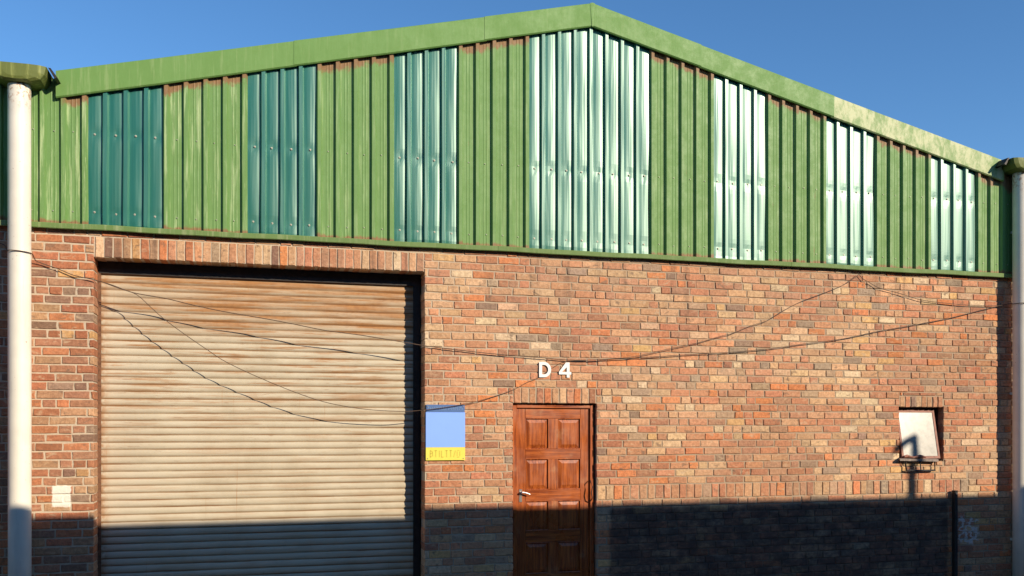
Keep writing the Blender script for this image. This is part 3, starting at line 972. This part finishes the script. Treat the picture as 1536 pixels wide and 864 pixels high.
# ------------------------------------------------------------------ neighbouring units
def neighbour(x0, x1, label, loc):
    nb = empty('warehouse', label, 'warehouse', loc, 'warehouse units in the row')
    w_ = mortar_wall('brick_wall', x0, x1, WALL_TOP, [], nb)
    st_ = MB()
    for r in lay_bricks(x0, x1, WALL_TOP - 0.005, [], []):
        e = JT / 2
        brick_geo(st_, r[0] + e, r[1] - e, r[2] + e, r[3] - e, 0.025)
    tag(st_.build('brickwork', 'brick', w_, tint=True), kind='stuff')
    ka = math.ceil((x0 - APEX_X) / PITCH); kb = math.floor((x1 - APEX_X) / PITCH)
    k = ka
    while k < kb:
        sheet('cladding_sheet', 'clad', k, min(k + 4, kb), True, True, nb, 0, 0.0012)
        k += 4
    sill(x0 + 0.003, x1 - 0.003, nb)
    far = x0 if x0 < 0 else x1
    near = x1 if x0 < 0 else x0
    s_ = -1 if x0 < 0 else 1
    a, b = sorted((near + s_ * 0.30, far))
    verge(a, b, 'flash', nb)
    rf = MB()
    q = [(near, 0.162, roof_z(near) - 0.02), (far, 0.162, roof_z(far) - 0.02), (far, 16, roof_z(far) - 0.02), (near, 16, roof_z(near) - 0.02)]
    rf.add(q + [(a_, b_, c_ - 0.04) for a_, b_, c_ in q], [(0, 1, 2, 3), (7, 6, 5, 4), (0, 4, 5, 1), (2, 6, 7, 3), (1, 5, 6, 2), (3, 7, 4, 0)])
    rf.build('roof', 'roof', nb)
    sw = MB(); sw.prism([(min(near, far), 0), (max(near, far), 0), (max(near, far), roof_z(max(near, far)) - 0.07), (min(near, far), roof_z(min(near, far)) - 0.07)], 15.7, 15.9)
    a, b = sorted((far, far - s_ * 0.18))
    sw.box(a, b, 0.31, 15.69, 0, roof_z(far) - 0.09)
    sw.build('rear_walls', 'inside', nb)
neighbour(XL - 4.2, XL - 0.003, 'neighbouring brick and green steel unit left of the left downpipe', (XL - 2, 0, 0))
neighbour(XR + 0.003, XR + 4.2, 'neighbouring brick and green steel unit right of the right downpipe', (XR + 2, 0, 0))

# ------------------------------------------------------------------ things on the facade
# unit number
num = empty('unit_number', 'white characters D 4 above the wooden door', 'unit number', (3.22, -0.012, 2.56))
def char(name, polys):
    mb = MB()
    for pl in polys: mb.prism(pl, -0.0175, -0.0145)
    o = mb.build(name, 'white', num); return o
def ring_poly(outer, inner):
    return [[outer[i], outer[i + 1], inner[i + 1], inner[i]] for i in range(len(outer) - 1)]
zb, zt = 2.570, 2.742
hd = (zt - zb) / 2
out = [(3.095 + 0.082 * math.sin(a), zb + hd + hd * math.cos(a)) for a in [math.pi * i / 14 for i in range(15)]]
inn = [(3.095 + 0.047 * math.sin(a), zb + hd + (hd - 0.033) * math.cos(a)) for a in [math.pi * i / 14 for i in range(15)]]
char('letter_d', [[(3.036, zb), (3.071, zb), (3.071, zt), (3.036, zt)], [(3.071, zt - 0.033), (3.095, zt - 0.033), (3.095, zt), (3.071, zt)],
                  [(3.071, zb), (3.095, zb), (3.095, zb + 0.033), (3.071, zb + 0.033)]] + ring_poly(out, inn))
char('digit_4', [[(3.362, zb), (3.396, zb), (3.396, zb + 0.0345), (3.362, zb + 0.0345)], [(3.362, zb + 0.064), (3.396, zb + 0.064), (3.396, zt), (3.362, zt)],
                 [(3.270, zb + 0.035), (3.416, zb + 0.035), (3.416, zb + 0.0635), (3.270, zb + 0.0635)],
                 [(3.270, zb + 0.064), (3.306, zb + 0.064), (3.3615, zt - 0.055), (3.3615, zt), (3.352, zt)]])

# sign by the shutter
sg = empty('sign_board', 'pale blue sign board with dark blue header and yellow footer beside the shutter', 'sign', (1.967, -0.02, 1.648))
sx0, sx1 = 1.750, 2.186
mb = MB(); mb.box(sx0, sx1, -0.020, -0.008, 1.790, 2.172, 0.0015); mb.build('blue_panel', 'sign_pale', sg)
mb = MB(); mb.box(sx0 + 0.006, sx1 - 0.004, -0.0195, -0.008, 2.1725, 2.254, 0.0015); hd_ = mb.build('header_band', 'sign_band', sg)
mb = MB(); mb.box(sx0, sx1, -0.0205, -0.008, 1.648, 1.7895, 0.0015); ft = mb.build('footer_band', 'sign_yellow', sg)
def strokes(segs, mat, name, y, par):
    mb = MB()
    for x0, z0, x1, z1, w in segs:
        d = Vector((x1 - x0, 0, z1 - z0)).normalized()
        n_ = Vector((-d.z, 0, d.x)) * w / 2
        a, b = Vector((x0, y, z0)), Vector((x1, y, z1))
        mb.add([a - n_, b - n_, b + n_, a + n_], [(0, 1, 2, 3)])
    o = mb.build(name, mat, sg)
    return o
zz0, zz1 = 1.683, 1.755
L = []
x = 1.800
def bar(*s):
    for a, b, c, d in s: L.append((x + a * 0.036, zz0 + b * (zz1 - zz0), x + c * 0.036, zz0 + d * (zz1 - zz0), 0.010))
bar((0, 0, 0, 1), (0, 1, .7, .8), (0, .5, .7, .6), (0, 0, .7, .2), (.7, .55, .7, .8), (.7, .2, .7, .5)); x += 0.046
bar((.4, 0, .4, 1), (0, 1, .8, 1)); x += 0.044
bar((.3, 0, .3, 1)); x += 0.034
bar((0, 0, 0, 1), (0, 0, .6, 0)); x += 0.042
bar((.4, 0, .4, 1), (0, 1, .8, 1)); x += 0.046
bar((.4, 0, .4, 1), (0, 1, .8, 1)); x += 0.046
bar((0, 0, .6, 1)); x += 0.040
bar((0, .15, 0, .85), (0, 1, .7, 1), (.8, .15, .8, .85), (0, 0, .7, 0))
strokes(L, 'sign_ytext', 'footer_lettering', -0.0225, sg)
L = []
rnd = random.Random(3)
x = 1.775
while x < 2.15:
    w = rnd.uniform(0.010, 0.02)
    L.append((x, 2.197, x, 2.232, 0.006))
    if rnd.random() < 0.7: L.append((x, rnd.choice([2.2, 2.214, 2.230]), x + w, rnd.choice([2.2, 2.214, 2.230]), 0.006))
    x += w + 0.009
strokes(L, 'sign_text', 'header_lettering', -0.0215, sg)

for fx, fz in ((sx0 + 0.02, 2.235), (sx1 - 0.02, 2.235), (sx0 + 0.02, 1.668), (sx1 - 0.02, 1.668)):
    mb = MB(); mb.tube([(fx, -0.0195, fz), (fx, -0.0245, fz)], 0.006, 8); mb.build('fixing_screw', 'chrome', sg)

# cables looped along the front
def cable(name, pts, label, group=None, r=0.0046):
    # smooth the surveyed points with a Catmull-Rom curve
    P = [Vector(p) for p in pts]
    out = []
    for i in range(len(P) - 1):
        p0, p1, p2, p3 = P[max(i - 1, 0)], P[i], P[i + 1], P[min(i + 2, len(P) - 1)]
        for k in range(4):
            t_ = k / 4
            out.append(0.5 * ((2 * p1) + (p2 - p0) * t_ + (2 * p0 - 5 * p1 + 4 * p2 - p3) * t_ ** 2 + (3 * p1 - p0 - 3 * p2 + p3) * t_ ** 3))
    out.append(P[-1])
    mb = MB(); mb.tube(out, r, 6)
    o = mb.build(name, 'cable', None, smooth=True)
    tag(o, label, 'cable', group)
    return o
yc = -0.03
A = [(-3.4, yc, 4.02), (-2.8, yc, 3.92), px(-2, 364, yc), px(8, 369, -0.05)]
ang0 = [(-0.115, -0.135), (-0.09, -0.225), (-0.04, -0.262), (0.03, -0.264), (0.085, -0.232), (0.112, -0.15)]
A += [(XL + a, b, 3.69 + 0.004 * i * -1) for i, (a, b) in enumerate(ang0)]
A += [px(54, 391, -0.05), px(70, 397.4, yc), px(89, 404, yc), px(111, 413, yc), px(137, 418.7, yc), px(166.7, 427, yc), px(200, 439, yc),
      px(250, 448, yc), px(290, 457.7, yc), px(337, 467.6, yc), px(400, 478.4, yc), px(440, 486, yc), px(490, 496, yc), px(543, 503, yc), px(604, 513, yc), px(640, 519, yc),
      px(709, 527.5, yc), px(760, 532.5, yc), px(816, 537, yc), px(853, 540, yc), px(899, 539.6, yc), px(960, 536.5, yc), px(1040, 531.5, yc), px(1094, 528.5, yc),
      px(1158, 522.7, yc), px(1205, 516, yc), px(1266, 508, yc), px(1312, 498, yc), px(1370, 487.6, yc), px(1421, 478, yc), px(1465, 467, yc), px(1498, 459, yc), px(1514, 455.5, -0.05)]
A += [(XR + a, b, 3.60) for a, b in ang0] + [(XR + 0.3, yc, 3.62), (XR + 1.2, yc, 3.75)]
cable('cable', A, 'long sagging brown cable strung from the left downpipe to the right downpipe')
yb = -0.042
yw = -0.0095
B = [px(150, 422, yb), px(180, 433, yb), px(205, 442, yb), px(226, 460.7, yb), px(246, 478.4, yb), px(275, 500, yb), px(310, 524, yb), px(343, 545, yb), px(409, 575, yb), px(471, 598.4, yb), px(515, 609, yb),
     px(560, 615, yb), px(609, 617, yb), px(640, 614.5, yb), px(668, 611, yb), px(700, 605.5, yb), px(728, 598.6, yb), px(767, 586, yw), px(790, 574, yw), px(807, 567, yw), px(832, 550, yw), px(848, 542.5, yw),
     px(880, 540.5, yb), px(940, 536.5, yb), px(975, 530, yb), px(996, 525, yb), px(1045, 514.6, yb), px(1082, 504, yb), px(1100, 499.6, yb), px(1128, 488, yb), px(1151, 481, yb), px(1181, 463, yb), px(1205, 451, yb),
     px(1240, 438, yb), px(1270, 425, yb), px(1289, 411, yb)]
cable('cable', B, 'slack cable dipping low across the shutter and over the sign', None, 0.0038)
Cc = [px(1289, 412, -0.03), px(1294, 418, -0.03), px(1303, 423, -0.03), px(1319, 432, -0.03), px(1349, 440, -0.03), px(1382, 450, -0.03), px(1417, 454.5, -0.03), px(1451, 457.5, -0.03), px(1490, 458.5, -0.03), px(1508, 458, -0.06)]
cable('cable', Cc, 'short cable from the green sill down to the right downpipe', None, 0.0038)

# short post at the end of the black painted dado
pt = empty('post', 'short dark post against the wall right of the black painted brickwork', 'post', (8.57, -0.06, 0))
mb = MB(); mb.box(8.545, 8.595, -0.075, -0.025, 0.036, 1.195, 0.006); mb.build('shaft', 'dark_steel', pt)
mb = MB(); mb.box(8.543, 8.597, -0.078, -0.022, 1.1955, 1.203, 0.002); mb.build('cap_plate', 'dark_steel', pt)
mb = MB(); mb.tube([(8.57, -0.074, 1.165), (8.57, -0.087, 1.165)], 0.012, 8); mb.build('bolt', 'chrome', pt)

# ------------------------------------------------------------------ the building across the lane, whose shadow lies on the facade
LANE = 11.2
DXS, DZS = LANE * math.tan(SUN_AZ), LANE * math.tan(SUN_EL) / math.cos(SUN_AZ)
topz = 1.14 + DZS
ob = empty('warehouse', 'long brick warehouse across the lane, behind the camera', 'warehouse', (10, -LANE - 4, 0))
mb = MB(); mb.box(-16, 36, -LANE - 9, -LANE - 0.04, 0, topz - 0.10); mb.build('wall', 'far_brick', ob)
mb = MB(); mb.box(-16.1, 36.1, -LANE - 9.1, -LANE, topz - 0.0995, topz, 0); mb.build('coping', 'concrete', ob)
for i in range(5):
    xw = -12 + i * 10
    mb = MB(); mb.box(xw, xw + 3.4, -LANE - 0.036, -LANE - 0.02, 0.02, 3.4)
    for k in range(44): mb.box(xw + 0.03, xw + 3.37, -LANE - 0.0195, -LANE - 0.012, 0.05 + k * 0.075, 0.05 + k * 0.075 + 0.06)
    mb.build('shutter_door', 'purlin', ob)
vp = empty('vent_pipe', 'bent vent pipe on the roof across the lane', 'vent pipe', (8.0 + DXS, -LANE - 0.12, topz))
X0 = 8.0 + DXS
vz = lambda zw: zw + DZS
mb = MB()
mb.tube([(X0, -LANE - 0.05, topz), (X0 + 0.005, -LANE - 0.05, vz(1.6)), (X0 + 0.075, -LANE - 0.05, vz(1.90))], [0.058, 0.055, 0.045], 10)
mb.build('riser', 'dark_steel', vp)
mb = MB()
mb.tube([(X0 + 0.10, -LANE - 0.05, vz(1.925)), (X0 - 0.06, -LANE - 0.05, vz(1.86)), (X0 - 0.25, -LANE - 0.05, vz(1.745))], [0.045, 0.045, 0.05], 10)
mb.build('bent_arm', 'dark_steel', vp)
